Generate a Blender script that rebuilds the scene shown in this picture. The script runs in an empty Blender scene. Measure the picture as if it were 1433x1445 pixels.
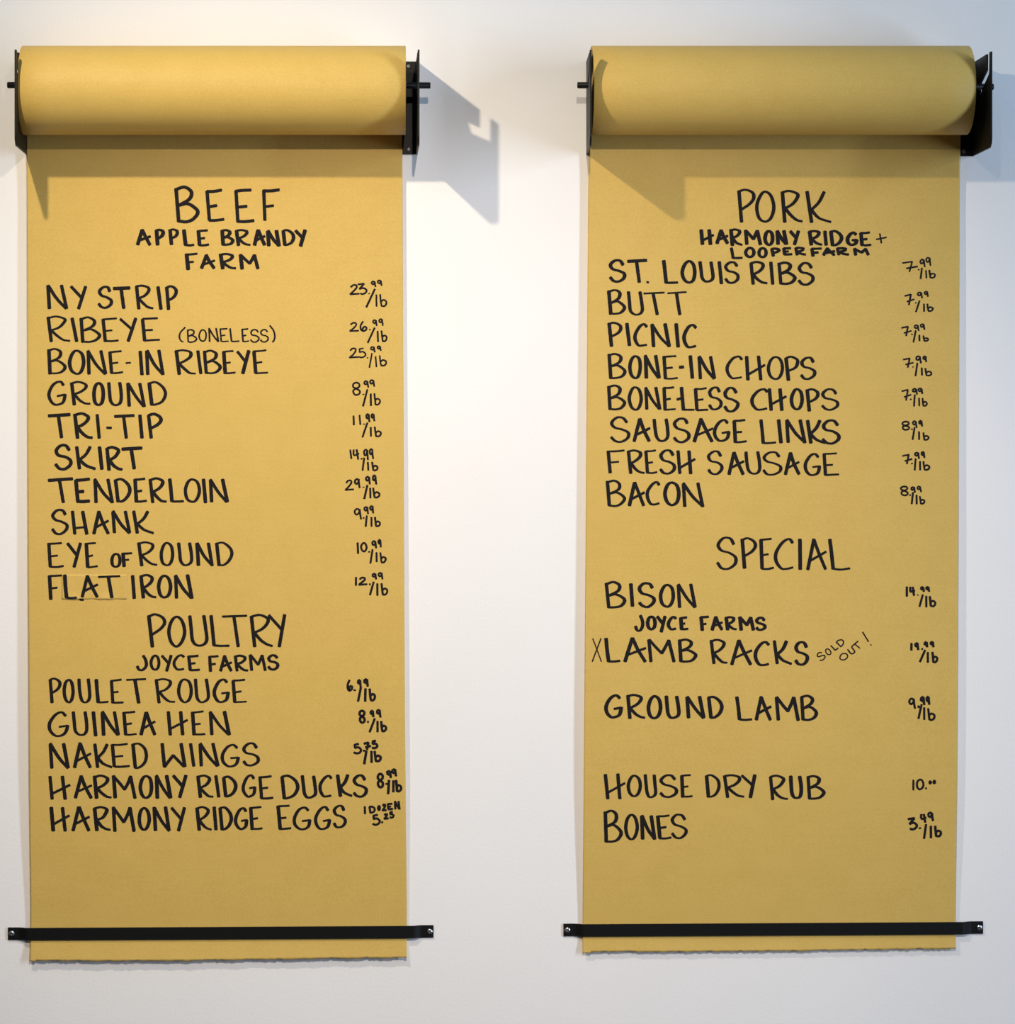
import bpy, bmesh, math, random
from mathutils import Vector, noise
random.seed(7)
# ------------------------------------------------------------------ frame of reference
# The wall is y = 0, the room lies towards -y.  One millimetre on the wall is one photo pixel.
MM = 0.001
ZC = 4170.0                 # camera distance from wall, mm
VX, VY = 560.0, 570.0       # foot of the camera's perpendicular on the wall (photo measure)
def W(x, y, d=0.0):         # measured wall millimetres (x right, y down, d out of the wall) -> world
    return Vector(((x-716.5)*MM, -d*MM, (722.5-y)*MM+1.7))
def unx(px, d): return VX+(px-VX)*(ZC-d)/ZC
def uny(py, d): return VY+(py-VY)*(ZC-d)/ZC
S = bpy.context.scene
COL = S.collection
# ------------------------------------------------------------------ camera
cd = bpy.data.cameras.new('camera'); cam = bpy.data.objects.new('camera', cd); COL.objects.link(cam)
cam.location = W(VX, VY, ZC); cam.rotation_euler = (math.pi/2, 0, 0)
cd.sensor_fit = 'VERTICAL'; cd.sensor_height = 24; cd.sensor_width = 24*1433/1445
cd.lens = 24*ZC/1445.0
cd.shift_x = (716.5-VX)/1445.0; cd.shift_y = -(722.5-VY)/1445.0
cd.clip_start = 0.05; cd.clip_end = 100
S.camera = cam
# ------------------------------------------------------------------ colour management, world
S.view_settings.view_transform = 'Standard'; S.view_settings.look = 'None'
S.view_settings.gamma = 1; S.view_settings.use_curve_mapping = False
S.view_settings.exposure = 0.0
w = bpy.data.worlds.new('world'); S.world = w; w.use_nodes = True
w.node_tree.nodes['Background'].inputs[0].default_value = (0.80, 0.88, 1.0, 1)
w.node_tree.nodes['Background'].inputs[1].default_value = 0.05
# ------------------------------------------------------------------ lights
def aim(o, x, y, d=0):
    v = W(x, y, d)-o.location
    o.rotation_euler = v.to_track_quat('-Z', 'Y').to_euler()
def spot(name, x, y, d, tx, ty, watts, col, cone, blend, r):
    l = bpy.data.lights.new(name, 'SPOT'); o = bpy.data.objects.new(name, l); COL.objects.link(o)
    o.location = W(x, y, d); aim(o, tx, ty)
    l.energy = watts; l.color = col; l.spot_size = math.radians(cone); l.spot_blend = blend; l.shadow_soft_size = r
    return o
spot('track_spot', -140, -475, 1118, 800, 1080, 68.0, (1.0, 0.875, 0.66), 104, 1.0, 0.020)
spot('ceiling_spot', 700, -323, 2500, 600, 1050, 160.0, (1.0, 0.885, 0.75), 52, 1.0, 0.022)
l = bpy.data.lights.new('window_daylight', 'AREA'); o = bpy.data.objects.new('window_daylight', l); COL.objects.link(o)
l.shape = 'RECTANGLE'; l.size = 2.4; l.size_y = 0.5; l.energy = 118; l.color = (0.60, 0.76, 1.0)
o.location = W(3900, 330, 2300); o.rotation_euler = (W(700, 330, 2300)-o.location).to_track_quat('-Z', 'Z').to_euler()
l = bpy.data.lights.new('overhead_fill', 'AREA'); o = bpy.data.objects.new('overhead_fill', l); COL.objects.link(o)  # added soft fill from above, stands in for ambient ceiling bounce, no real fixture
l.shape = 'RECTANGLE'; l.size = 3.5; l.size_y = 2.0; l.energy = 18; l.color = (0.25, 0.58, 1.0)
o.location = W(700, -1500, 1700); o.rotation_euler = (0, 0, 0)

# ------------------------------------------------------------------ materials
def mat(name, col, rough=0.5, metal=0.0, spec=0.5):
    m = bpy.data.materials.new(name); m.use_nodes = True
    b = m.node_tree.nodes['Principled BSDF']
    b.inputs['Base Color'].default_value = (*col, 1); b.inputs['Roughness'].default_value = rough
    b.inputs['Metallic'].default_value = metal; b.inputs['Specular IOR Level'].default_value = spec
    return m, m.node_tree.nodes, m.node_tree.links, b
def coords(n, l, scale):
    t = n.new('ShaderNodeTexCoord'); mp = n.new('ShaderNodeMapping')
    mp.inputs['Scale'].default_value = scale; l.new(t.outputs['Object'], mp.inputs[0]); return mp
def noise_node(n, l, src, scale, detail=3, rough=0.5):
    x = n.new('ShaderNodeTexNoise'); x.inputs['Scale'].default_value = scale
    x.inputs['Detail'].default_value = detail; x.inputs['Roughness'].default_value = rough
    l.new(src.outputs[0], x.inputs['Vector']); return x
def ramp(n, l, src, stops):
    r = n.new('ShaderNodeValToRGB'); e = r.color_ramp.elements
    e[0].position, e[0].color = stops[0][0], (*stops[0][1], 1); e[1].position, e[1].color = stops[1][0], (*stops[1][1], 1)
    l.new(src, r.inputs[0]); return r
# painted plaster wall
m_wall, n, l_, b = mat('wall_paint', (0.895, 0.84, 0.81), 0.75, spec=0.25)
c = coords(n, l_, (1, 1, 1))
n1 = noise_node(n, l_, c, 260, 4, 0.6); n2 = noise_node(n, l_, c, 45, 3)
mx = n.new('ShaderNodeMath'); mx.operation = 'MULTIPLY_ADD'; mx.inputs[1].default_value = 0.5
l_.new(n2.outputs[0], mx.inputs[0]); l_.new(n1.outputs[0], mx.inputs[2])
bp = n.new('ShaderNodeBump'); bp.inputs['Strength'].default_value = 0.24; bp.inputs['Distance'].default_value = 0.0012
l_.new(mx.outputs[0], bp.inputs['Height']); l_.new(bp.outputs[0], b.inputs['Normal'])
n3 = noise_node(n, l_, c, 3.0, 2)
r = ramp(n, l_, n3.outputs[0], [(0.35, (0.885, 0.84, 0.80)), (0.65, (0.905, 0.86, 0.82))]); l_.new(r.outputs[0], b.inputs['Base Color'])
# kraft paper: fine speckle, faint horizontal fibre banding
def kraft(name, lo, hi):
    m, n, l_, b = mat(name, hi, 0.52, spec=0.2)
    c = coords(n, l_, (1, 1, 1)); c2 = coords(n, l_, (14, 14, 260))
    a = noise_node(n, l_, c, 420, 3, 0.7); s = noise_node(n, l_, c2, 1.0, 3, 0.6); g = noise_node(n, l_, c, 30, 3)
    m1 = n.new('ShaderNodeMath'); m1.operation = 'MULTIPLY_ADD'; m1.inputs[1].default_value = 0.22
    l_.new(s.outputs[0], m1.inputs[0]); l_.new(a.outputs[0], m1.inputs[2])
    m2 = n.new('ShaderNodeMath'); m2.operation = 'MULTIPLY_ADD'; m2.inputs[1].default_value = 0.3
    l_.new(g.outputs[0], m2.inputs[0]); l_.new(m1.outputs[0], m2.inputs[2])
    r = ramp(n, l_, m2.outputs[0], [(0.60, lo), (1.12, hi)])
    m3 = n.new('ShaderNodeMath'); m3.operation = 'MULTIPLY'; m3.inputs[1].default_value = 1.0
    r.color_ramp.elements[0].position = 0.48; r.color_ramp.elements[1].position = 0.90
    l_.new(r.outputs[0], b.inputs['Base Color'])
    bp = n.new('ShaderNodeBump'); bp.inputs['Strength'].default_value = 0.08; bp.inputs['Distance'].default_value = 0.0006
    l_.new(m1.outputs[0], bp.inputs['Height']); l_.new(bp.outputs[0], b.inputs['Normal'])
    return m
m_kraft = kraft('kraft_paper', (0.59, 0.378, 0.086), (0.67, 0.438, 0.114))
# roll end: wound layers seen edge-on as concentric rings
m_end, n, l_, b = mat('kraft_roll_edge', (0.45, 0.30, 0.1), 0.8, spec=0.2)
t = n.new('ShaderNodeTexCoord'); sp = n.new('ShaderNodeSeparateXYZ'); l_.new(t.outputs['Object'], sp.inputs[0])
cx = n.new('ShaderNodeCombineXYZ'); l_.new(sp.outputs[1], cx.inputs[0]); l_.new(sp.outputs[2], cx.inputs[1])
ln = n.new('ShaderNodeVectorMath'); ln.operation = 'LENGTH'; l_.new(cx.outputs[0], ln.inputs[0])
nz = n.new('ShaderNodeTexNoise'); nz.noise_dimensions = '1D'; nz.inputs['Scale'].default_value = 900; l_.new(ln.outputs['Value'], nz.inputs['W'])
r = ramp(n, l_, nz.outputs[0], [(0.3, (0.36, 0.235, 0.07)), (0.7, (0.52, 0.355, 0.12))]); l_.new(r.outputs[0], b.inputs['Base Color'])
m_core, n, l_, b = mat('grey_cardboard', (0.30, 0.24, 0.17), 0.85, spec=0.2)
c = coords(n, l_, (1, 1, 1)); a = noise_node(n, l_, c, 200)
r = ramp(n, l_, a.outputs[0], [(0.3, (0.26, 0.21, 0.15)), (0.7, (0.34, 0.27, 0.19))]); l_.new(r.outputs[0], b.inputs['Base Color'])
# black powder coat
m_black, n, l_, b = mat('black_powder_coat', (0.0055, 0.0052, 0.005), 0.5, spec=0.2)
c = coords(n, l_, (1, 1, 1)); a = noise_node(n, l_, c, 900, 2)
bp = n.new('ShaderNodeBump'); bp.inputs['Strength'].default_value = 0.15; bp.inputs['Distance'].default_value = 0.0002
l_.new(a.outputs[0], bp.inputs['Height']); l_.new(bp.outputs[0], b.inputs['Normal'])
# zinc screws
m_zinc, n, l_, b = mat('zinc_steel', (0.72, 0.73, 0.75), 0.28, 1.0)
c = coords(n, l_, (1, 1, 1)); a = noise_node(n, l_, c, 700, 2)
r = ramp(n, l_, a.outputs[0], [(0.3, (0.42, 0.43, 0.45)), (0.7, (0.60, 0.61, 0.63))]); l_.new(r.outputs[0], b.inputs['Base Color'])
m_dull, n, l_, b = mat('dull_steel', (0.2, 0.2, 0.2), 0.5, 0.9)
c = coords(n, l_, (1, 1, 1)); a = noise_node(n, l_, c, 700, 2)
r = ramp(n, l_, a.outputs[0], [(0.3, (0.14, 0.14, 0.14)), (0.7, (0.24, 0.24, 0.24))]); l_.new(r.outputs[0], b.inputs['Base Color'])
# marker ink
m_ink, n, l_, b = mat('black_marker_ink', (0.010, 0.008, 0.009), 0.7, spec=0.12)
c = coords(n, l_, (1, 1, 1)); a = noise_node(n, l_, c, 300, 3)
r = ramp(n, l_, a.outputs[0], [(0.3, (0.009, 0.007, 0.008)), (0.75, (0.016, 0.013, 0.014))]); l_.new(r.outputs[0], b.inputs['Base Color'])

# ------------------------------------------------------------------ object helpers
def mesh_obj(name, bm, m, parent=None, smooth=False):
    me = bpy.data.meshes.new(name); bm.normal_update(); bm.to_mesh(me); bm.free()
    for mm in (m if isinstance(m, (list, tuple)) else [m]): me.materials.append(mm)
    if smooth:
        for p in me.polygons: p.use_smooth = True
    o = bpy.data.objects.new(name, me); COL.objects.link(o)
    if parent is not None:
        o.parent = parent; o.matrix_parent_inverse = parent.matrix_basis.inverted()
    return o
def thing(name, loc, label, cat, group=None):
    o = bpy.data.objects.new(name, None); COL.objects.link(o); o.location = loc
    o.empty_display_size = 0.05; o['label'] = label; o['category'] = cat
    if group: o['group'] = group
    bpy.context.view_layer.update()
    return o
def prism(bm, pts, vec, hole=None):
    """closed outline (world points) extruded along vec"""
    a = [bm.verts.new(p) for p in pts]; b_ = [bm.verts.new(p+vec) for p in pts]
    f1 = bm.faces.new(a); f2 = bm.faces.new(b_[::-1])
    for i in range(len(a)):
        j = (i+1) % len(a); bm.faces.new((a[j], a[i], b_[i], b_[j]))
    bmesh.ops.recalc_face_normals(bm, faces=bm.faces)
    bmesh.ops.triangulate(bm, faces=[f1, f2])

# ------------------------------------------------------------------ wall
bm = bmesh.new()
x0, x1, y0, y1 = -2600, 4200, -1100, 2422
for a_, b_, c_, d_ in [(x0, x1, y0, y1)]:
    prism(bm, [W(a_, c_), W(b_, c_), W(b_, d_), W(a_, d_)], Vector((0, 0.12, 0)))
wall = mesh_obj('wall_back', bm, m_wall); wall['kind'] = 'structure'

# ------------------------------------------------------------------ screws
def screw(x, y, d, parent, r=3.9, h=2.0, rot=0.4, m=None):
    bm = bmesh.new(); N = 20
    prof = [(r, 0.0), (r, 0.35*h), (r*0.88, 0.72*h), (r*0.62, 0.95*h), (r*0.40, h)]
    rings = []
    for rr, hh in prof:
        rings.append([bm.verts.new(W(x+rr*math.cos(2*math.pi*i/N), y+rr*math.sin(2*math.pi*i/N), d+hh)) for i in range(N)])
    for a, b in zip(rings, rings[1:]):
        for i in range(N): bm.faces.new((a[i], a[(i+1) % N], b[(i+1) % N], b[i]))
    # cross recess
    inner = []
    for i in range(N):
        t = 2*math.pi*i/N+rot; k = 0.36 if (i % 5 in (0, 1)) else 0.17
        inner.append(bm.verts.new(W(x+r*k*math.cos(2*math.pi*i/N), y+r*k*math.sin(2*math.pi*i/N), d+h*0.96)))
    deep = [bm.verts.new(W(x+(v.co.x/MM+716.5-x)*0.7, y+((722.5-(v.co.z-1.7)/MM)-y)*0.7, d+h*0.25)) for v in inner]
    for i in range(N):
        bm.faces.new((rings[-1][i], rings[-1][(i+1) % N], inner[(i+1) % N], inner[i]))
        bm.faces.new((inner[i], inner[(i+1) % N], deep[(i+1) % N], deep[i]))
    bm.faces.new(deep)
    bmesh.ops.recalc_face_normals(bm, faces=bm.faces)
    o = mesh_obj('screw', bm, m or m_zinc, parent)
    for p in o.data.polygons: p.use_smooth = False
    o['label'] = 'silver cross-head screw'
    return o

# ------------------------------------------------------------------ bracket
TH = 2.4
def bracket(xw, xf, side, label, screws, dy=0.0):
    """xw / xf: plate position at the wall and at its front edge, side = +1 if the flange points to +x"""
    root = thing('wall_bracket', W(xw, 152, 0), label, 'bracket', 'black brackets that carry the paper rolls')
    D = 150.0
    ol = [(0.3, 87), (119, 88), (119, 110), (70, 122), (65, 126), (63, 131), (65, 135.5), (69, 138.2), (74, 138.6),
          (78.5, 136.5), (81, 133), (136, 117.5), (139, 114), (139, 88), (150, 88), (150, 205), (149, 209), (146.5, 212.5), (141, 216.5), (137, 218), (0.3, 218)]
    bm = bmesh.new()
    pts = [W(xw+(xf-xw)*d/D, y+dy, d) for d, y in ol]
    prism(bm, pts, Vector((TH*MM*side, 0, 0)))
    mesh_obj('side_plate', bm, m_black, root)
    bm = bmesh.new()
    a, b_ = xw+side*TH*0.0, xw+side*26
    r_ = 3
    ys0, ys1 = 87+dy, 218+dy
    pts = [W(a, ys0, 0.3), W(b_-side*r_, ys0, 0.3), W(b_, ys0+r_, 0.3), W(b_, ys1-r_, 0.3), W(b_-side*r_, ys1, 0.3), W(a, ys1, 0.3)]
    prism(bm, pts, Vector((0, -TH*MM, 0)))
    mesh_obj('mounting_flange', bm, m_black, root)
    for sx, sy in screws: screw(sx, sy, 0.3+TH, root, r=3.1, h=1.7, m=m_dull)
    return root

# ------------------------------------------------------------------ rod
def rod(xa, ya, xb, yb, label):
    root_loc = W((xa+xb)/2, (ya+yb)/2, 73)
    bm = bmesh.new(); N = 24
    rings = []
    r = 4.4
    for t, rr in ((0, r*0.8), (0.0015, r), (0.9985, r), (1, r*0.8)):
        x = xa+(xb-xa)*t; y = ya+(yb-ya)*t
        rings.append([bm.verts.new(W(x, y+rr*math.sin(2*math.pi*i/N), 73+rr*math.cos(2*math.pi*i/N))-root_loc) for i in range(N)])
    for a, b in zip(rings, rings[1:]):
        for i in range(N): bm.faces.new((a[i], a[(i+1) % N], b[(i+1) % N], b[i]))
    bm.faces.new(rings[0]); bm.faces.new(rings[-1][::-1])
    bmesh.ops.recalc_face_normals(bm, faces=bm.faces)
    o = mesh_obj('spindle_rod', bm, m_black)
    for p in o.data.polygons: p.use_smooth = len(p.vertices) == 4
    o.location = root_loc
    o['label'] = label; o['category'] = 'rod'; o['group'] = 'spindle rods through the paper rolls'
    return o

# ------------------------------------------------------------------ paper: depth of the hanging sheet
def lerp_tab(tab, y):
    if y <= tab[0][0]: return tab[0][1]
    for (a, va), (b, vb) in zip(tab, tab[1:]):
        if y <= b:
            t = (y-a)/(b-a); return va+(vb-va)*t
    return tab[-1][1]
def smooth_tab(tab, y, h=30):
    return sum(lerp_tab(tab, y+h*k/4.0) for k in range(-4, 5))/9.0
class Sheet:
    def __init__(s, left, right, bottom, depth, seed, amp):
        s.left, s.right, s.bottom, s.dtab, s.seed, s.amp = left, right, bottom, depth, seed, amp
        s.cache = {}
    def L(s, y): return lerp_tab(s.left, y)
    def R(s, y): return lerp_tab(s.right, y)
    def depth(s, x, y):
        d = smooth_tab(s.dtab, y, 26 if y < 1280 else 6)
        f = max(0.0, min(1.0, (y-150)/120.0))*max(0.0, min(1.0, (1290-y)/500.0))
        q = noise.noise(Vector((x/52.0, y/520.0, s.seed)))*0.7+noise.noise(Vector((x/140.0, y/700.0, s.seed+9)))*1.6
        d += s.amp*f*q
        if y > 1330: d += (y-1330)*0.03*noise.noise(Vector((x/40.0, 0.3, s.seed+3)))
        return max(d, 0.9)
PATCHES = []
def make_roll(cx0, cx1, sheet, label, texts, patch=None):
    yc, dc, R = 135.3, 73.4, 61.4
    root = thing('paper_roll', W((cx0+cx1)/2, yc, dc), label, 'paper roll', 'wall-mounted kraft paper rolls')
    # wound roll
    bm = bmesh.new(); N = 128
    org = W((cx0+cx1)/2, yc, dc)
    def ring(x, r):
        return [bm.verts.new(W(x, yc-r*math.cos(2*math.pi*i/N), dc+r*math.sin(2*math.pi*i/N))-org) for i in range(N)]
    prof = [(cx0, 13.0, 1), (cx0, R-0.6, 1), (cx0+0.6, R, 0)]
    K = 12
    prof += [(cx0+(cx1-cx0)*k/K, R, 0) for k in range(1, K)]
    prof += [(cx1-0.6, R, 0), (cx1, R-0.6, 1), (cx1, 13.0, 1)]
    rings = [ring(x, r) for x, r, _ in prof]
    for k in range(len(rings)-1):
        end = prof[k][2] == 1 and prof[k+1][2] == 1
        for i in range(N):
            f = bm.faces.new((rings[k][i], rings[k][(i+1) % N], rings[k+1][(i+1) % N], rings[k+1][i]))
            f.material_index = 1 if end else 0; f.smooth = not end
    bmesh.ops.recalc_face_normals(bm, faces=bm.faces)
    o = mesh_obj('wound_roll', bm, [m_kraft, m_end]); o.location = org
    o.parent = root; o.matrix_parent_inverse = root.matrix_basis.inverted()
    # core tube
    bm = bmesh.new(); prof = [(cx0+0.3, 13.0), (cx0-0.4, 13.0), (cx0-0.4, 11.9), (cx1+0.4, 11.9), (cx1+0.4, 13.0), (cx1-0.3, 13.0)]
    N = 40; rings = [[bm.verts.new(W(x, yc-r*math.cos(2*math.pi*i/N), dc+r*math.sin(2*math.pi*i/N))) for i in range(N)] for x, r in prof]
    for k in range(len(rings)-1):
        for i in range(N): bm.faces.new((rings[k][i], rings[k][(i+1) % N], rings[k+1][(i+1) % N], rings[k+1][i]))
    mesh_obj('core_tube', bm, m_core, root)
    # hanging sheet, a thin closed slab with a torn lower edge
    ys = [138+ (190-138)*k/6 for k in range(6)]+[190+12*k for k in range(92)]
    ys = [y for y in ys if y < 1290]+[1290+3*k for k in range(14)]
    NX = 264
    bm = bmesh.new(); F, B = [], []
    for y in ys+[None]:
        rf, rb = [], []
        for i in range(NX+1):
            t = i/NX
            if y is None:
                yb = sheet.bottom(t)+1.0*noise.noise(Vector((i*0.16+0.3, sheet.seed, 0.5)))+1.5*noise.noise(Vector((i*0.61+0.4, sheet.seed, 5.5)))+0.5*(random.random()-0.5)
                yy = yb
            else:
                yb = sheet.bottom(t)-2.5
                yy = y if y < 1290 else 1290+(y-1290)/(39.0)*(yb-1290)
            if yy < 190:
                f = (yy-138)/52.0
                xx = (cx0+(cx1-cx0)*t)*(1-f)+(sheet.L(yy)+(sheet.R(yy)-sheet.L(yy))*t)*f
            else: xx = sheet.L(yy)+(sheet.R(yy)-sheet.L(yy))*t
            d = sheet.depth(xx, yy)
            rf.append(bm.verts.new(W(xx, yy, d))); rb.append(bm.verts.new(W(xx, yy, d-0.3)))
        F.append(rf); B.append(rb)
    n_ = len(F)
    for k in range(n_-1):
        for i in range(NX):
            a = bm.faces.new((F[k][i], F[k+1][i], F[k+1][i+1], F[k][i+1])); a.smooth = True
            a = bm.faces.new((B[k][i+1], B[k+1][i+1], B[k+1][i], B[k][i])); a.smooth = True
        bm.faces.new((F[k][0], B[k][0], B[k+1][0], F[k+1][0])); bm.faces.new((F[k][NX], F[k+1][NX], B[k+1][NX], B[k][NX]))
    for i in range(NX):
        bm.faces.new((F[-1][i], B[-1][i], B[-1][i+1], F[-1][i+1])); bm.faces.new((F[0][i+1], B[0][i+1], B[0][i], F[0][i]))
    hs = mesh_obj('hanging_sheet', bm, m_kraft, root)
    if patch:
        px0, py0, px1, py1 = patch
        bm = bmesh.new(); NXp, NYp = 40, 14; g = []
        for j in range(NYp+1):
            row = []
            for i in range(NXp+1):
                u, v = i/NXp, j/NYp
                x = px0+(px1-px0)*u; y = py0+(py1-py0)*v+0.4*math.sin(i*0.9)*(v > 0.99)
                row.append((x, y, sheet.depth(x, y)+patch_lift(u, v)))
            g.append(row)
        top = [[bm.verts.new(W(*p)) for p in row] for row in g]
        for j in range(NYp):
            for i in range(NXp):
                f = bm.faces.new((top[j][i], top[j+1][i], top[j+1][i+1], top[j][i+1])); f.smooth = True
        # rim down to the sheet on three glued sides, a thin lip on the loose lower one
        low = {}
        def lowv(j, i):
            if (j, i) not in low:
                x, y, d = g[j][i]; low[(j, i)] = bm.verts.new(W(x, y, d-0.35))
            return low[(j, i)]
        loop = [(0, i) for i in range(NXp)]+[(j, NXp) for j in range(NYp)]+[(NYp, i) for i in range(NXp, 0, -1)]+[(j, 0) for j in range(NYp, 0, -1)]
        for k in range(len(loop)):
            a, b = loop[k], loop[(k+1) % len(loop)]
            bm.faces.new((top[a[0]][a[1]], top[b[0]][b[1]], lowv(*b), lowv(*a)))
        bmesh.ops.recalc_face_normals(bm, faces=bm.faces)
        pt = mesh_obj('pasted_patch', bm, m_kraft, hs); pt['label'] = 'small kraft paper patch pasted over a mistake'
    for lab, glyphs in texts:
        bm = bmesh.new()
        for kind, args in glyphs: draw_glyph(bm, sheet, patch, *args)
        o = mesh_obj('lettering', bm, m_ink, hs); o['label'] = lab
    return root
def patch_lift(u, v):
    e = 0.22
    e += 1.3*max(0, v-0.72)/0.28*(0.45+0.55*math.sin(u*13-0.7))
    e += 0.5*max(0, u-0.9)/0.1
    return e

# ------------------------------------------------------------------ handwriting
# unit strokes, y down; '|' style corners are made by repeating a point
G = {
 'A': [[(.36,0),(.0,1)], [(.36,0),(.62,.48),(.97,1)], [(.13,.72),(1,.42)]],
 'B': [[(0,.04),(.10,1)], [(0,.06),(.38,0),(.70,.12),(.62,.34),(.14,.52),(.14,.52),(.55,.48),(.98,.70),(.80,.92),(.45,1),(.10,.99)]],
 'C': [[(1,.12),(.78,0),(.40,.10),(.05,.42),(.04,.72),(.32,.98),(.65,1),(.98,.95)]],
 'D': [[(.0,.03),(.16,1)], [(.0,.03),(.42,.0),(.86,.22),(1,.52),(.80,.82),(.45,.98),(.16,1)]],
 'E': [[(0,.04),(.12,1)], [(0,.04),(.42,.03),(.86,0)], [(.07,.56),(.60,.52)], [(.12,1),(.55,1),(1,.97)]],
 'F': [[(0,.04),(.12,1)], [(0,.04),(.50,.03),(1,0)], [(.07,.56),(.66,.52)]],
 'G': [[(.88,.14),(.66,0),(.30,.12),(.02,.48),(.06,.78),(.34,1),(.66,.99),(.88,.86),(.98,.58),(.98,.58),(.52,.63)]],
 'H': [[(0,0),(.10,1)], [(.64,0),(.76,1)], [(.08,.76),(1,.36)]],
 'h': [[(0,0),(.14,1)], [(.72,0),(1,1)], [(.1,.74),(.88,.70)]],
 'I': [[(0,0),(1,1)]],
 'J': [[(.66,0),(.98,.35),(.98,.72),(.62,.98),(.22,.98),(0,.74)]],
 'K': [[(0,0),(.17,1)], [(.72,0),(.50,.34),(.12,.62)], [(.16,.58),(.50,.85),(1,1)]],
 'L': [[(0,0),(.08,.5),(.16,.99),(.16,.99),(.55,1),(1,.98)]],
 'M': [[(0,.0),(.08,1)], [(0,.0),(.28,.34),(.52,.62),(.52,.62),(.68,.30),(.80,.02),(.80,.02),(1,1)]],
 'N': [[(0,.02),(.07,1)], [(0,0),(.48,.58),(.97,1)], [(.74,0),(1,1)]],
 'O': [[(.50,0),(.18,.14),(0,.50),(.14,.86),(.50,1),(.84,.88),(1,.52),(.86,.14),(.50,0)]],
 'P': [[(0,.05),(.20,1)], [(0,.06),(.42,0),(.90,.10),(1,.26),(.74,.46),(.14,.62)]],
 'R': [[(0,.04),(.14,1)], [(0,.05),(.38,0),(.76,.10),(.74,.26),(.50,.44),(.14,.56),(.14,.56),(.44,.80),(.72,.94),(1,.98)]],
 'S': [[(.86,.20),(.66,.02),(.30,.02),(.02,.22),(.18,.42),(.62,.50),(.94,.64),(.92,.84),(.58,1),(.22,.98),(0,.82)]],
 't': [[(0,.05),(1,0)], [(.46,.03),(.62,1)]],
 'e': [[(0,.04),(.12,1)], [(0,.04),(.42,.03),(1,0)], [(.07,.56),(.55,.53)], [(.12,1),(.55,1),(1,.98)]],
 'T': [[(0,.05),(1,0)], [(.46,.03),(.64,1)]],
 'U': [[(0,0),(.06,.42),(.16,.82),(.42,1),(.78,.98),(1,.80),(.96,.40),(.86,0)]],
 'W': [[(0,0),(.12,1),(.12,1),(.48,.50),(.48,.50),(.94,1)], [(.82,0),(.98,1)]],
 'X': [[(0,0),(1,1)], [(.95,0),(0,1)]],
 'Y': [[(0,.02),(.74,.50)], [(1,0),(.50,1)]],
 'y': [[(0,.02),(.82,.48)], [(1,0),(.66,1)]],
 'Z': [[(.05,.1),(.9,0),(.9,0),(0,1),(0,1),(1,.95)]],
 '0': [[(.50,0),(.14,.18),(0,.55),(.2,.92),(.52,1),(.88,.82),(1,.45),(.80,.10),(.50,0)]],
 'l': [[(0,0),(1,1)]],
 '/': [[(1,0),(0,1)]],
 '-': [[(0,.6),(1,.4)]],
 '.': [[(0,.2),(1,.8)]],
 'b': [[(0,0),(.10,.55),(.20,.98)], [(.12,.62),(.52,.44),(.96,.58),(.92,.84),(.60,1),(.20,.98)]],
 '(': [[(1,0),(.25,.35),(0,.68),(.3,.94),(.65,1)]],
 ')': [[(0,0),(.7,.28),(1,.62),(.85,.88),(.5,1)]],
 '+': [[(.35,0),(.50,1)], [(0,.62),(1,.40)]],
 '2': [[(.10,.24),(.36,.02),(.68,.04),(.74,.26),(.42,.66),(0,1),(0,1),(1,.94)]],
 '3': [[(.05,.06),(.72,0),(.72,0),(.20,.50),(.20,.50),(.62,.40),(1,.62),(.82,.92),(.45,1),(.30,.92)]],
 '4': [[(.04,0),(.0,.40),(.16,.58),(1,.42)], [(.58,0),(.86,1)]],
 '5': [[(.66,0),(.12,.08),(.12,.08),(.14,.44),(.14,.44),(.58,.36),(1,.62),(.84,.90),(.40,1),(0,.92)]],
 '6': [[(.42,0),(.08,.40),(.06,.80),(.42,1),(.90,.86),(.94,.60),(.66,.54),(.34,.76),(.42,.98)]],
 '7': [[(0,.14),(.66,0),(.66,0),(.46,1)], [(.26,.70),(1,.48)]],
 '8': [[(.50,0),(.10,.10),(.04,.34),(.50,.50),(.98,.70),(.86,.94),(.46,1),(.10,.86),(.12,.62),(.50,.48),(.90,.32),(.86,.10),(.50,0)]],
 '9': [[(.78,.16),(.46,0),(.06,.16),(.06,.44),(.36,.58),(.74,.34),(.80,.06),(.80,.06),(.88,.55),(1,1)]],
}
def catmull(P, closed, step):
    out = []
    # split at repeated points (corners)
    segs, cur = [], [P[0]]
    for a in P[1:]:
        if (Vector(a)-Vector(cur[-1])).length < 1e-6:
            segs.append(cur); cur = [a]
        else: cur.append(a)
    segs.append(cur)
    res = []
    for sg in segs:
        if len(sg) < 2: continue
        o_ = []
        m = len(sg)
        for i in range(m-1):
            p1, p2 = Vector(sg[i]), Vector(sg[i+1])
            if closed and len(segs) == 1:
                p0 = Vector(sg[i-1]) if i > 0 else Vector(sg[-2]); p3 = Vector(sg[i+2]) if i+2 < m else Vector(sg[1])
            else:
                p0 = Vector(sg[i-1]) if i > 0 else p1*2-p2; p3 = Vector(sg[i+2]) if i+2 < m else p2*2-p1
            n_ = max(1, int((p2-p1).length/step))
            if m == 2: n_ = max(1, int((p2-p1).length/6))
            for k in range(n_):
                t = k/n_
                o_.append(0.5*((2*p1)+(-p0+p2)*t+(2*p0-5*p1+4*p2-p3)*t*t+(-p0+3*p1-3*p2+p3)*t**3))
        o_.append(Vector(sg[-1])); res.append(o_)
    return res
LAYER = [0]
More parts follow.
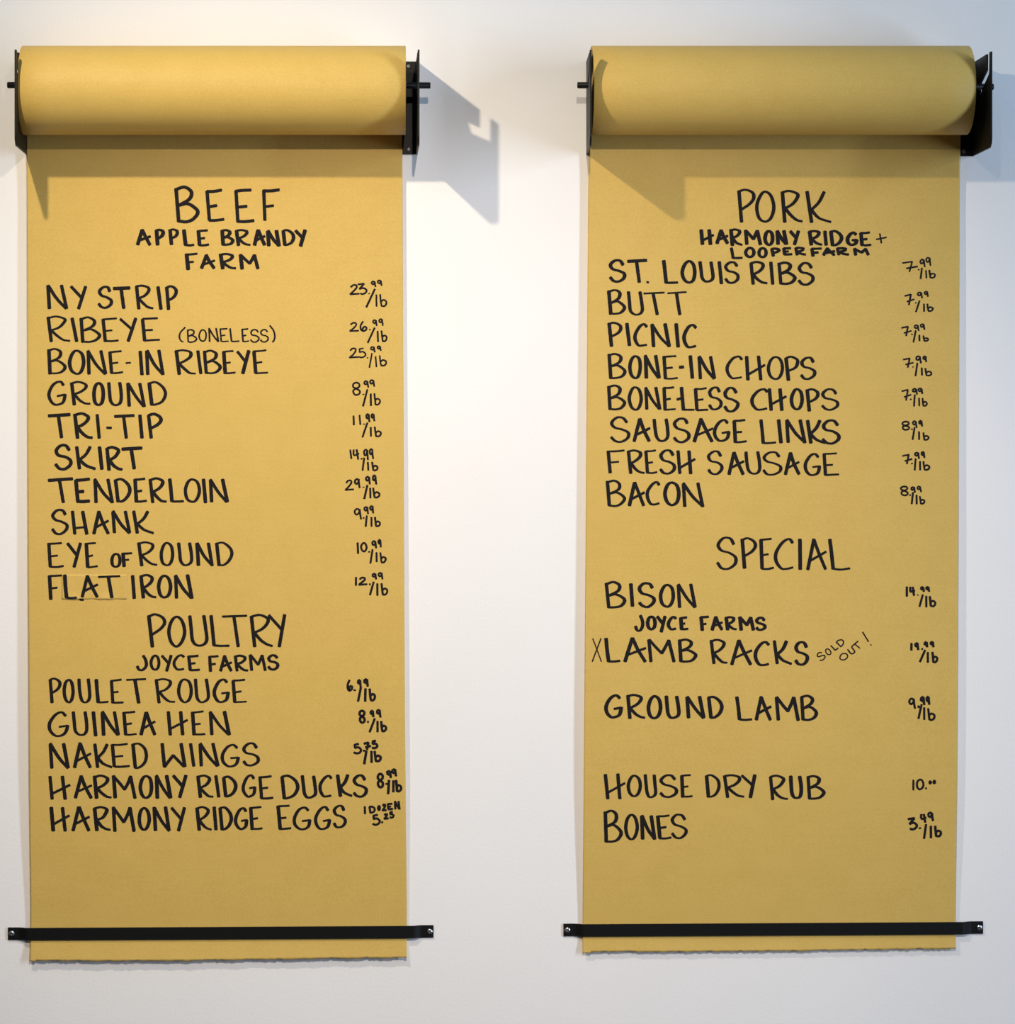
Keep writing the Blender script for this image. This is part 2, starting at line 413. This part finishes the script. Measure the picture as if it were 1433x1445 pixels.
def draw_glyph(bm, sheet, patch, ch, x0, y0, x1, y1, wv, wh, ang=0.0):
    """ch fills the measured box (paper mm); wv / wh: marker width of vertical / horizontal strokes"""
    st = G[ch]
    if ch in 'te': wh = wv*0.9           # heavier cross strokes
    allp = [p for s in st for p in s]
    ax, bx = min(p[0] for p in allp), max(p[0] for p in allp)
    ay, by = min(p[1] for p in allp), max(p[1] for p in allp)
    cx, cy = (x0+x1)/2, (y0+y1)/2; ca, sa = math.cos(ang), math.sin(ang)
    step = 1.6 if wv > 3 else 1.1
    def build(X0, X1, Y0, Y1):
        rnd = random.Random(int(x0*31+y0*17)); jit = 0.012*(y1-y0)
        res = []
        for s in st:
            closed = (s[0] == s[-1]); P = []; last = None
            for p in s:
                if last is not None and p == last[0]: P.append(last[1]); continue
                q = (X0+(X1-X0)*(p[0]-ax)/max(bx-ax, 1e-6)+rnd.uniform(-jit, jit), Y0+(Y1-Y0)*(p[1]-ay)/max(by-ay, 1e-6)+rnd.uniform(-jit, jit))
                P.append(q); last = (p, q)
            if closed: P[-1] = P[0]
            wob = rnd.uniform(0.93, 1.07)
            for line in catmull(P, closed, step): res.append(outline(line, wv*wob, wh*wob))
        return res
    ix, iy = min(wv*0.5, (x1-x0)*0.3), min(wh*0.5, (y1-y0)*0.3)
    X0, X1, Y0, Y1 = x0+ix, x1-ix, y0+iy, y1-iy
    for it in range(3):          # let the inked outline, not its centre line, fill the box
        res = build(X0, X1, Y0, Y1)
        ps = [q for o in res for part in o for q in part]
        ex0, ex1 = min(q[0] for q in ps), max(q[0] for q in ps); ey0, ey1 = min(q[1] for q in ps), max(q[1] for q in ps)
        X0 += x0-ex0; X1 += x1-ex1; Y0 += y0-ey0; Y1 += y1-ey1
        if X1 < X0: X0 = X1 = (X0+X1)/2
        if Y1 < Y0: Y0 = Y1 = (Y0+Y1)/2
    for o in build(X0, X1, Y0, Y1):
        LAYER[0] = (LAYER[0]+1) % 24
        ribbon(bm, o, 0.22+LAYER[0]*0.006, sheet, patch, cx, cy, ca, sa)
def outline(pts, wv, wh):
    n_ = len(pts); dirs = []
    for i in range(n_):
        t = pts[min(i+1, n_-1)]-pts[max(i-1, 0)]
        dirs.append(t.normalized() if t.length > 1e-6 else Vector((1, 0)))
    hw = [0.5*math.sqrt((wv*t.y)**2+(wh*t.x)**2) for t in dirs]
    def cap(p, t, h, sgn):       # squared, softly rounded marker end
        return [(p.x-t.y*h*a+t.x*f*h*sgn, p.y+t.x*h*a+t.y*f*h*sgn) for a, f in ((-0.8, 0.30), (-0.4, 0.44), (0.4, 0.44), (0.8, 0.30))]
    Lp = [(p.x-t.y*h, p.y+t.x*h) for p, t, h in zip(pts, dirs, hw)]
    Rp = [(p.x+t.y*h, p.y-t.x*h) for p, t, h in zip(pts, dirs, hw)]
    return Lp, Rp, cap(pts[0], dirs[0], hw[0], -1), cap(pts[-1], dirs[-1], hw[-1], 1)
def ribbon(bm, o, off, sheet, patch, cx, cy, ca, sa):
    def place(q):
        x, y = q
        if sa: x, y = cx+(x-cx)*ca-(y-cy)*sa, cy+(x-cx)*sa+(y-cy)*ca
        d = sheet.depth(x, y)+off
        if patch:
            u, v = (x-patch[0])/(patch[2]-patch[0]), (y-patch[1])/(patch[3]-patch[1])
            if -0.01 < u < 1.01 and -0.02 < v < 1.03: d += patch_lift(min(max(u, 0), 1), min(max(v, 0), 1))+0.1
        return bm.verts.new(W(x, y, d))
    Lp, Rp, c0, c1 = o
    L_ = [place(q) for q in Lp]; R_ = [place(q) for q in Rp]
    for i in range(len(L_)-1): bm.faces.new((L_[i], L_[i+1], R_[i+1], R_[i]))
    bm.faces.new([R_[0]]+[place(q) for q in c0]+[L_[0]])
    bm.faces.new(([R_[-1]]+[place(q) for q in c1]+[L_[-1]])[::-1])

def block(label, ox, oy, s, wv, wh, data):
    """data: 'c x0 y0 x1 y1' tuples measured in an enlarged view with origin ox,oy and scale s"""
    out = []; wv *= 1.10; wh *= 1.10
    for g in data:
        ch, a, b, c_, d_ = g[:5]
        kw = g[5:] if len(g) > 5 else ()
        x0, y0, x1, y1 = ox+a/s, oy+b/s, ox+c_/s, oy+d_/s
        dd = 8.0
        x0, x1, y0, y1 = unx(x0, dd), unx(x1, dd), uny(y0, dd), uny(y1, dd)
        out.append(('g', (ch, x0, y0, x1, y1, wv, wh)+tuple(kw)))
    return (label, out)
def price(txt, ox, oy, s, wpx, data):
    return block(txt, ox, oy, s, wpx, wpx*0.96, data)
BT = 4.5; BN = 2.6
LEFT = []
A_ = (180, 250, 5.307); B_ = (50, 390, 6.514); C_ = (230, 440, 8.429); D_ = (50, 570, 4.941); E_ = (50, 755, 4.941)
F_ = (180, 855, 5.971); G_ = (50, 945, 4.342); H_ = (50, 1080, 5.307); I_ = (300, 1080, 5.971)
LEFT += [
 block('large heading BEEF', *A_, 4.7, 3.9, [('B',350,62,542,347),('E',583,85,727,335),('E',800,85,952,345),('F',1008,83,1142,328)]),
 block('farm name in two small lines under the beef heading', *A_, 5.0, 3.0, [('A',63,388,180,515),('P',203,385,283,513),('P',305,383,388,510),('L',408,390,502,520),('E',517,390,613,520),
   ('B',695,388,803,515),('R',803,388,922,517),('A',938,390,1040,515),('N',1037,393,1150,522),('D',1153,388,1258,517),('Y',1250,390,1345,522),
   ('F',428,565,525,697),('A',543,575,660,690),('R',683,567,815,692),('M',833,573,990,693)]),
 block('line NY STRIP', *B_, 4.7, 3.1, [('N',100,75,303,305),('Y',318,83,477,305),('S',572,85,717,300),('t',713,90,875,300),('R',915,75,1087,305),('I',1112,90,1172,308),('P',1192,80,1312,310)]),
 block('line RIBEYE', *B_, 4.7, 2.5, [('R',103,360,323,605),('I',322,378,397,605),('B',405,367,608,612),('E',607,377,767,605),('Y',772,378,938,603),('E',970,375,1147,600)]),
 block('small note (BONELESS)', *C_, 2.2, 1.9, [('(',187,178,273,365),('B',285,203,412,370),('O',422,205,525,358),('N',540,190,672,362),('E',673,190,785,362),('L',790,195,912,362),('E',933,193,1027,362),('S',1037,203,1155,370),('S',1155,203,1263,368),(')',1265,157,1343,367)]),
 ('line BONE-IN RIBEYE', block('', *B_, 4.6, 2.4, [('B',108,658,290,903),('O',298,673,462,905),('N',470,675,663,907),('E',670,678,808,898),('-',830,785,880,805),('I',948,683,998,910),('N',1008,673,1190,910)])[1]
   + block('', *C_, 4.6, 2.4, [('R',138,445,392,752),('I',397,457,472,743),('B',475,450,705,742),('E',703,455,867,742),('Y',875,453,1043,743),('E',1063,445,1253,742)])[1]),
 block('line GROUND', *B_, 4.7, 2.9, [('G',110,957,290,1190),('R',318,960,507,1187),('O',522,970,643,1193),('U',660,970,807,1193),('N',835,975,1018,1203),('D',1030,962,1213,1190)]),
 block('line TRI-TIP', *D_, 4.7, 3.4, [('t',87,62,247,240),('R',263,57,402,245),('I',420,70,458,243),('-',495,160,535,173),('t',550,70,693,243),('I',717,73,757,242),('P',778,60,890,242)]),
 block('line SKIRT', *D_, 4.7, 3.5, [('S',133,277,262,465),('K',277,292,423,462),('I',435,295,478,460),('R',488,292,610,467),('t',600,295,748,457)]),
 block('line TENDERLOIN', *D_, 4.7, 3.0, [('t',87,510,265,692),('e',270,513,383,692),('N',405,517,550,693),('D',547,515,673,688),('E',683,513,780,688),('R',790,510,917,692),('L',925,518,1037,688),('O',1035,518,1157,690),('I',1160,520,1200,693),('N',1210,520,1352,690)]),
 block('line SHANK', *D_, 4.7, 3.0, [('S',110,730,235,915),('h',248,743,372,912),('A',397,743,520,910),('N',530,740,670,907),('K',675,742,828,908)]),
 block('line EYE OF ROUND', *E_, 4.6, 2.6, [('E',83,48,200,230),('Y',217,50,327,228),('E',343,48,437,232),('O',523,123,603,228),('F',600,118,677,223),('R',710,43,852,218),('O',867,47,970,217),('U',988,50,1103,217),('N',1115,50,1245,217),('D',1253,45,1383,217)]),
 block('line FLAT IRON, partly on the pasted patch', *E_, 4.7, 2.8, [('F',87,273,187,452),('L',193,273,292,447),('A',317,278,443,437),('T',437,278,593,440),('.',308,441,340,459),('I',667,278,703,445),('R',725,270,845,442),('O',848,275,957,442),('N',967,272,1105,445)]),
 block('large heading POULTRY', *F_, 4.6, 2.9, [('P',165,60,330,350),('O',335,80,498,350),('U',512,75,685,343),('L',690,75,862,345),('T',797,72,1010,347),('R',1030,65,1227,348),('y',1183,68,1340,348)]),
 block('farm name in small letters under the poultry heading', *F_, 4.3, 2.9, [('J',72,410,175,550),('O',187,408,280,545),('Y',283,410,382,553),('C',380,405,485,545),('E',503,408,613,550),('F',680,412,770,555),('A',773,412,887,553),('R',897,408,1020,552),('M',1022,403,1175,548),('S',1177,405,1283,545)]),
 ('line POULET ROUGE', block('', *G_, 4.6, 2.5, [('P',82,47,163,205),('O',167,55,243,205),('U',258,52,345,205),('L',363,55,450,205),('E',457,53,542,207),('T',557,50,680,207)])[1]
   + block('', *F_, 4.6, 2.5, [('R',230,607,403,820),('O',418,610,553,818),('U',560,610,698,818),('G',717,610,865,817),('E',877,612,1007,817)])[1]),
 block('line GUINEA HEN', *G_, 4.7, 2.6, [('G',75,253,210,412),('U',223,253,327,405),('I',345,253,382,408),('N',400,250,520,405),('E',533,250,623,403),('A',638,255,743,402),('H',805,252,937,402),('E',953,248,1043,402),('N',1063,250,1200,402)]),
 block('line NAKED WINGS', *G_, 4.7, 2.7, [('N',82,445,213,608),('A',230,443,347,603),('K',355,450,473,603),('E',462,447,580,600),('D',588,445,692,607),('W',767,447,928,600),('I',942,448,982,593),('N',1000,445,1130,595),('G',1135,453,1255,598),('S',1268,443,1378,592)]),
 ('line of ducks, farm name and DUCKS', block('', *H_, 4.8, 2.7, [('H',98,75,265,257),('A',288,72,430,250),('R',430,67,573,250),('M',573,70,760,250),('O',773,70,885,250),('N',895,67,1028,250),('Y',1025,67,1142,245),('R',1205,67,1335,243)])[1]
   + block('', *I_, 4.6, 2.9, [('I',15,80,68,270),('D',80,83,213,270),('G',245,73,372,272),('E',387,80,515,287),('D',572,75,735,287),('U',743,80,885,280),('C',892,77,1012,270),('K',1040,72,1180,265),('S',1180,72,1312,272)])[1]),
 ('line of eggs, farm name and EGGS', block('', *H_, 4.8, 2.7, [('H',105,308,260,495),('A',270,305,413,495),('R',430,303,565,493),('M',572,307,753,498),('O',765,310,868,490),('N',877,305,1015,497),('Y',1013,310,1130,495),('R',1198,303,1323,490)])[1]
   + block('', *I_, 4.6, 2.7, [('I',0,345,45,547),('D',50,343,175,550),('G',180,350,303,545),('E',308,340,423,545),('E',538,330,665,545),('G',675,345,835,547),('G',855,340,1002,545),('S',1013,330,1135,530)])[1]),
]
P1 = (480, 385, 10.32); P2 = (480, 525, 10.32); P3 = (480, 665, 7.81); P4 = (480, 950, 10.32); P5 = (500, 1075, 14.45)
LEFT += [
 price('price 23.99/lb', *P1, 2.4, [('2',138,162,285,325),('3',258,145,402,322),('.',413,290,437,314),('9',450,112,530,207),('9',537,97,620,190),('/',372,228,520,508),('l',517,315,545,493),('b',573,310,690,500)]),
 price('price 26.99/lb', *P1, 2.3, [('2',135,715,278,860),('6',285,700,400,860),('.',423,815,449,840),('9',470,675,548,775),('9',560,660,637,772),('/',393,793,517,1025),('l',535,845,568,1008),('b',592,838,695,1010)]),
 price('price 25.99/lb', *P1, 2.2, [('2',130,1087,268,1247),('5',265,1088,385,1243),('.',391,1226,414,1250),('9',440,1065,520,1160),('9',535,1057,608,1140),('/',417,1167,478,1385),('l',507,1213,543,1375),('b',567,1200,688,1365)]),
 price('price 8.99/lb beside ground beef', *P2, 2.4, [('8',175,140,305,347),('.',328,313,352,337),('9',342,117,425,227),('9',425,103,513,215),('/',323,248,412,503),('l',435,312,465,495),('b',487,308,597,487)]),
 price('price 11.99/lb', *P2, 2.4, [('l',183,632,217,775),('l',272,622,310,770),('.',338,746,362,770),('9',370,597,443,730),('9',445,597,515,720),('/',315,733,412,955),('l',435,797,465,940),('b',493,793,610,950)]),
 price('price 14.99/lb', *P2, 2.5, [('l',137,1127,180,1268),('4',183,1123,283,1277),('.',303,1250,325,1275),('9',337,1115,420,1283),('9',420,1107,497,1268),('/',315,1243,367,1437),('l',393,1307,427,1435),('b',453,1305,563,1445)]),
 price('price 29.99/lb', *P3, 2.6, [('2',52,90,155,215),('9',155,73,228,188),('.',251,166,270,185),('9',275,48,340,145),('9',352,33,410,147),('/',257,148,313,308),('l',322,180,347,300),('b',355,178,447,300)]),
 price('price 9.99/lb beside shank', *P3, 2.5, [('9',152,403,243,532),('.',251,506,270,524),('9',258,382,320,472),('9',322,372,378,465),('/',273,485,307,613),('l',337,503,358,612),('b',375,500,452,615)]),
 price('price 10.99/lb', *P3, 2.6, [('l',183,782,212,910),('0',222,778,305,893),('.',313,878,332,897),('9',345,757,410,850),('9',413,742,460,838),('/',325,857,370,1018),('l',393,890,415,1000),('b',435,892,517,1015)]),
 price('price 12.99/lb', *P3, 2.7, [('l',165,1162,188,1262),('2',200,1160,303,1260),('.',320,1236,340,1254),('9',350,1117,410,1193),('9',415,1108,480,1193),('/',320,1213,383,1367),('l',400,1233,425,1372),('b',447,1230,533,1370)]),
 price('price 6.99/lb', *P4, 3.2, [('6',95,88,195,268),('.',201,230,227,257),('9',247,77,320,205),('9',338,65,422,195),('/',247,195,322,413),('l',355,215,385,413),('b',415,218,528,410)]),
 price('price 8.99/lb beside guinea hen', *P4, 3.2, [('8',267,523,378,733),('.',395,691,422,719),('9',430,523,505,640),('9',523,510,607,645),('/',417,648,523,862),('l',533,690,562,858),('b',583,690,690,858)]),
 price('price 5.75/lb', *P4, 3.3, [('5',195,1010,325,1180),('.',338,1110,364,1140),('7',343,990,455,1115),('5',460,962,563,1107),('/',335,1115,405,1325),('l',440,1125,480,1303),('b',487,1125,613,1295)]),
 price('price 8.99/lb beside the ducks', *P5, 3.4, [('8',457,215,615,540),('.',648,425,677,467),('9',650,155,775,330),('9',755,120,880,297),('/',667,360,738,660),('l',780,370,820,620),('b',827,360,985,622)]),
 price('small note 1 DOZEN 5.25', *P5, 2.9, [('l',195,900,245,1065),('D',290,888,447,1055),('0',465,878,548,1003),('2',560,845,665,1010),('E',665,830,797,985),('N',810,788,950,975),('5',370,1055,548,1305),('.',553,1208,592,1252),('2',595,1040,708,1180),('5',713,995,830,1160)]),
]
Q_ = (970, 250, 4.777); R_ = (845, 355, 4.478); S_ = (845, 490, 4.037); T_ = (845, 590, 4.037); U_ = (1000, 745, 6.824)
V_ = (820, 810, 4.941); W_ = (960, 885, 4.941); X_ = (840, 970, 4.342)
RIGHT = [
 block('large heading PORK', *Q_, 4.7, 2.9, [('P',338,77,463,307),('O',458,90,597,307),('R',630,85,780,308),('K',797,92,973,310)]),
 block('two farm names in small letters under the pork heading', *Q_, 4.9, 3.0, [('H',82,350,183,458),('A',190,352,283,453),('R',283,345,375,465),('M',383,353,507,460),('O',512,355,590,465),('N',595,355,683,458),('Y',687,357,762,460),('R',813,355,912,463),('I',917,360,950,463),('D',957,355,1055,467),('G',1068,365,1157,465),('E',1160,365,1243,467)]),
 block('thin plus sign after the first farm name', *Q_, 2.2, 2.2, [('+',1273,378,1347,447)]),
 block('second farm name squeezed under the first', *Q_, 4.4, 3.2, [('L',288,473,375,553),('O',383,468,463,547),('O',473,470,545,548),('P',560,473,633,537),('E',640,470,710,530),('R',722,468,803,530),('F',830,473,908,537),('A',910,473,1000,533),('R',1003,470,1093,530),('M',1118,475,1232,530)]),
 block('line ST. LOUIS RIBS', *R_, 4.7, 3.0, [('S',63,47,177,198),('t',180,45,308,198),('.',301,185,320,202),('L',400,53,503,205),('O',517,53,620,203),('U',630,60,735,197),('I',752,60,788,207),('S',793,60,893,205),('R',953,58,1068,210),('I',1078,63,1112,210),('B',1130,62,1253,212),('S',1258,65,1367,217)]),
 block('line BUTT', *R_, 4.6, 2.5, [('B',53,237,175,400),('U',178,250,288,405),('T',283,253,418,403),('T',435,250,557,403)]),
 block('line PICNIC', *R_, 4.7, 2.8, [('P',55,443,152,603),('I',167,450,207,598),('C',218,452,312,602),('N',327,452,458,605),('I',478,452,515,607),('C',528,457,623,612)]),
 ('line BONE-IN CHOPS', block('', *S_, 4.6, 2.6, [('B',50,32,160,182),('O',168,45,248,182),('N',257,42,355,180),('E',363,45,452,185),('I',512,45,545,180),('N',563,47,670,185),('C',722,47,823,183),('H',833,47,952,190),('O',958,50,1057,187),('P',1057,48,1145,192),('S',1148,53,1242,187)])[1]
   + block('', *S_, 4.4, 4.2, [('-',457,103,488,124)])[1]),
 ('line BONELESS CHOPS', block('', *S_, 4.6, 2.6, [('B',48,212,158,360),('O',165,222,253,362),('N',260,225,358,357),('E',363,222,440,362),('L',462,225,547,362),('E',542,227,625,365),('S',623,223,708,360),('S',710,225,805,372),('C',863,233,967,362),('H',963,233,1073,363),('O',1088,232,1170,360),('P',1178,233,1260,367),('S',1268,233,1372,362)])[1]
   + block('', *S_, 3.6, 3.4, [('-',443,285,470,305)])[1]),
 block('line SAUSAGE LINKS', *S_, 4.7, 2.8, [('S',65,392,182,545),('A',193,402,297,540),('U',307,405,405,540),('S',422,400,525,547),('A',535,403,655,543),('G',650,408,752,540),('E',762,408,845,547),('L',915,410,1012,552),('I',1015,410,1050,548),('N',1062,408,1185,548),('K',1180,412,1293,552),('S',1270,410,1380,555)]),
 block('line FRESH SAUSAGE', *T_, 4.6, 2.5, [('F',45,178,148,315),('R',160,178,263,318),('E',260,178,335,318),('S',345,177,443,322),('H',443,183,553,320),('S',617,183,713,325),('A',733,190,832,325),('U',830,188,928,322),('S',933,188,1048,328),('A',1055,193,1150,325),('G',1167,198,1268,330),('E',1275,195,1370,330)]),
 block('line BACON', *T_, 4.7, 2.9, [('B',40,350,157,507),('A',165,362,265,503),('C',267,358,352,498),('O',367,360,468,502),('N',473,365,603,508)]),
 block('large heading SPECIAL', *U_, 4.6, 2.6, [('S',75,82,283,405),('P',307,88,470,393),('E',488,93,632,405),('C',628,95,822,405),('I',862,102,902,403),('A',940,100,1140,407),('L',1150,102,1365,410)]),
 block('line BISON', *V_, 4.7, 2.9, [('B',165,47,318,240),('I',335,63,373,228),('S',395,55,525,238),('O',543,67,657,235),('N',667,65,808,238)]),
 block('farm name in small letters under bison', *V_, 4.8, 3.0, [('J',370,282,443,403),('O',452,288,530,393),('Y',523,288,598,408),('C',597,290,670,393),('E',683,293,750,392),('F',825,288,893,397),('A',903,292,993,395),('R',1000,292,1087,393),('M',1095,293,1215,395),('S',1212,295,1297,397)]),
 block('thin X mark before lamb racks', *V_, 1.6, 1.6, [('X',75,445,147,612)]),
 ('line LAMB RACKS', block('', *V_, 4.7, 2.8, [('L',162,443,275,617),('A',295,440,458,617),('M',462,450,660,615),('B',675,448,813,617),('R',897,450,1022,627),('A',1040,455,1195,637),('C',1203,465,1318,642)])[1]
   + block('', *W_, 4.7, 2.8, [('K',645,90,780,263),('S',795,95,900,268)])[1]),
 block('thin slanting note SOLD OUT!', *W_, 1.7, 1.6, [('S',957,168,1009,233,-0.62),('O',1012,144,1052,197,-0.62),('L',1056,112,1096,163,-0.62),('D',1092,80,1146,135,-0.62),('O',1107,178,1173,230,-0.45),('U',1172,140,1218,190,-0.5),('T',1200,104,1262,158,-0.65),('I',1268,30,1317,103),('.',1324,117,1336,129)]),
 block('line GROUND LAMB', *X_, 4.7, 2.9, [('G',55,40,172,190),('R',190,38,308,193),('O',315,45,413,195),('U',425,48,525,193),('N',552,50,677,193),('D',685,50,788,192),('L',857,53,963,205),('A',977,52,1083,203),('M',1100,52,1255,205),('B',1255,43,1367,205)]),
 block('line HOUSE DRY RUB', *X_, 4.6, 2.6, [('H',52,525,187,685),('O',193,533,288,672),('U',297,530,382,678),('S',393,530,510,677),('E',520,530,598,675),('D',672,530,770,675),('R',783,530,915,677),('y',893,530,990,678),('R',1065,533,1183,690),('U',1187,538,1275,683),('B',1295,535,1413,687)]),
 block('line BONES', *X_, 4.7, 2.8, [('B',52,748,172,952),('O',178,773,270,937),('N',275,780,377,935),('E',373,777,470,932),('S',463,772,570,930)]),
]
Y1 = (1255, 355, 10.706); Y2 = (1255, 490, 10.706); Y3 = (1255, 625, 13.765); Y4 = (1255, 810, 10.706); Y5 = (1255, 970, 16.86); Y6 = (1255, 1080, 12.047)
RIGHT += [
 price('price 7.99/lb beside ribs', *Y1, 2.2, [('7',200,140,438,310),('.',438,260,462,287),('9',462,105,555,237),('9',552,78,640,215),('/',465,243,512,418),('l',548,280,580,405),('b',597,275,710,408)]),
 price('price 7.99/lb beside butt', *Y1, 2.2, [('7',233,635,387,810),('.',395,762,419,787),('9',423,603,515,707),('9',528,590,603,685),('/',395,737,475,917),('l',515,785,545,910),('b',567,785,677,912)]),
 price('price 7.99/lb beside picnic', *Y1, 2.2, [('7',185,1120,343,1278),('.',335,1238,360,1264),('9',375,1098,462,1202),('9',467,1083,550,1182),('/',357,1187,418,1375),('l',445,1255,475,1355),('b',507,1265,605,1362)]),
 price('price 7.99/lb beside bone-in chops', *Y2, 2.3, [('7',208,155,373,310),('.',350,285,375,310),('9',397,122,497,245),('9',505,122,577,228),('/',387,232,442,440),('l',480,305,513,427),('b',535,312,655,440)]),
 price('price 7.99/lb beside boneless chops', *Y2, 2.3, [('7',190,630,337,808),('.',315,773,342,802),('9',345,613,437,717),('9',432,608,517,707),('/',363,712,403,897),('l',440,762,470,890),('b',493,765,585,898)]),
 price('price 8.99/lb beside sausage links', *Y2, 2.4, [('8',188,1108,318,1260),('.',335,1226,355,1249),('9',345,1102,430,1220),('9',440,1093,513,1200),('/',342,1203,400,1400),('l',440,1268,467,1400),('b',505,1285,612,1412)]),
 price('price 7.99/lb beside fresh sausage', *Y3, 2.4, [('7',252,210,453,415),('.',430,385,460,415),('9',485,170,600,310),('9',612,155,705,295),('/',480,297,533,537),('l',583,352,620,533),('b',650,352,802,540)]),
 price('price 8.99/lb beside bacon', *Y3, 2.4, [('8',210,827,380,1035),('.',391,996,420,1027),('9',415,840,520,967),('9',535,828,637,957),('/',420,953,483,1190),('l',515,1005,553,1195),('b',580,1030,705,1197)]),
 price('price 14.99/lb beside bison', *Y4, 2.9, [('l',250,185,283,342),('4',300,188,395,330),('.',420,303,444,327),('9',465,178,540,272),('9',545,178,620,270),('/',443,303,523,497),('l',543,325,578,503),('b',597,330,713,503)]),
 price('price 19.99/lb', *Y4, 3.1, [('l',318,1038,353,1155),('9',377,1022,457,1148),('.',485,1118,512,1142),('9',518,1008,592,1107),('9',610,1005,687,1107),('/',448,1137,558,1333),('l',567,1175,600,1340),('b',635,1172,743,1347)]),
 price('price 9.99/lb beside ground lamb', *Y5, 3.0, [('9',450,232,640,507),('.',680,423,720,487),('9',725,190,862,420),('9',862,185,980,412),('/',670,387,795,748),('l',808,465,855,770),('b',900,485,1105,792)]),
 price('price 10.00', *Y6, 2.6, [('l',397,240,425,422),('0',452,220,600,420),('.',613,370,640,403),('0',666,250,727,323),('0',732,240,799,320)]),
 price('price 3.49/lb', *Y6, 3.2, [('3',315,875,495,1108),('.',512,1050,540,1083),('4',523,820,640,977),('9',650,780,768,947),('/',577,993,650,1252),('l',690,1022,735,1240),('b',763,1022,905,1225)]),
]
def tabx(t):  # photo measures -> wall mm at the sheet's depth
    return [(uny(y, 8), unx(x, 8)) for x, y in t]
depth_tab = [(130, 12.2), (190, 11.4), (260, 8.0), (340, 8.4), (700, 9.8), (1000, 10.6), (1100, 10.2), (1180, 8.4), (1250, 6.0), (1300, 4.5), (1324, 4.5), (1335, 6.0), (1360, 10.2)]
sheetL = Sheet(tabx([(37.5, 190), (38.5, 400), (40, 800), (42.8, 1270), (42.3, 1356)]),
               tabx([(568, 190), (569.2, 460), (571.8, 1020), (574.4, 1280), (574.2, 1356)]),
               lambda t: 1353.6+1.2*math.sin(t*5)-2.6*t if t > 0.012 else 1355.0, depth_tab, 1.7, 0.35)
sheetR = Sheet(tabx([(832, 190), (830.6, 260), (825.8, 880), (822.8, 1280), (822.4, 1350)]),
               tabx([(1356, 190), (1355, 240), (1352.5, 800), (1349.8, 1270), (1349.6, 1350)]),
               lambda t: 1341.6+1.0*math.sin(t*4)-3.6*t if t > 0.02 else 1344.0, depth_tab, 5.3, 0.6)
make_roll(41.8, 572.6, sheetL, 'kraft paper roll whose hanging sheet lists beef and poultry, left of the two', LEFT, patch=(88.2, 810, 180, 845))
make_roll(829.8, 1352.1, sheetR, 'kraft paper roll whose hanging sheet lists pork and specials, right of the two', RIGHT)

# brackets (wall position, front-edge position in mm)
fr = lambda px: unx(px, 150)
bracket(36.5, fr(20.5), 1, 'black steel bracket holding the left end of the beef and poultry roll', [])
bracket(589.5, fr(592.3), -1, 'black steel bracket with two screws at the right end of the beef and poultry roll', [(577.2, 94.2), (577.0, 211.2)])
bracket(827.6, fr(835.2)-TH, 1, 'black steel bracket with grey outer face at the left end of the pork roll', [], 0.5)
bracket(1374.5, fr(1401), -1, 'black steel bracket with a visible open slot at the right end of the pork roll', [(1360.2, 213.8)], 2.5)
rod(19.9, 128.0, 607, 128.4, 'black spindle rod poking out on both sides of the beef and poultry roll')
rod(810.6, 128.2, 1388, 130.4, 'black spindle rod poking out left of the pork roll')

# ------------------------------------------------------------------ flat bars that pin the sheets to the wall
def bar(xa, ya, xb, yb, tabl, tabr, label, sc):
    root = thing('paper_bar', W((xa+xb)/2, (ya+yb)/2, 0), label, 'bar', 'flat black bars across the sheet bottoms')
    h = 17.4; th = 2.2; dep = 5.4
    prof = [(xa, 0.2), (tabl[0]-2, 0.2), (tabl[0]+1, 0.9), ((tabl[0]+tabl[1])/2, dep/2), (tabl[1]-1, dep-0.7), (tabl[1]+2, dep),
            (tabr[1]-2, dep), (tabr[1]+1, dep-0.7), ((tabr[0]+tabr[1])/2, dep/2), (tabr[0]-1, 0.9), (tabr[0]+2, 0.2), (xb, 0.2)]
    bm = bmesh.new(); cols = []
    def yc(x): return ya+(yb-ya)*(x-xa)/(xb-xa)
    for x, d in prof:
        c_ = yc(x); b = 0.4
        cols.append([bm.verts.new(W(x, c_-h/2, d)), bm.verts.new(W(x, c_-h/2, d+th-b)), bm.verts.new(W(x, c_-h/2+b, d+th)),
                     bm.verts.new(W(x, c_+h/2-b, d+th)), bm.verts.new(W(x, c_+h/2, d+th-b)), bm.verts.new(W(x, c_+h/2, d))])
    for a, b in zip(cols, cols[1:]):
        for i in range(6): bm.faces.new((a[i], a[(i+1) % 6], b[(i+1) % 6], b[i]))
    bm.faces.new(cols[0]); bm.faces.new(cols[-1][::-1])
    bmesh.ops.recalc_face_normals(bm, faces=bm.faces)
    mesh_obj('flat_strip', bm, m_black, root)
    for x, y in sc: screw(x, y, 0.2+th, root, r=4.1, h=2.2)
bar(11.4, 1317.3, 612, 1314.0, (28, 38), (594, 585), 'flat black steel bar across the bottom of the beef and poultry sheet', [(16.9, 1317.0), (606.6, 1314.0)])
bar(795.3, 1312.0, 1387.5, 1308.6, (812, 822), (1369, 1360), 'flat black steel bar across the bottom of the pork sheet', [(801.1, 1312.2), (1382.2, 1308.8)])
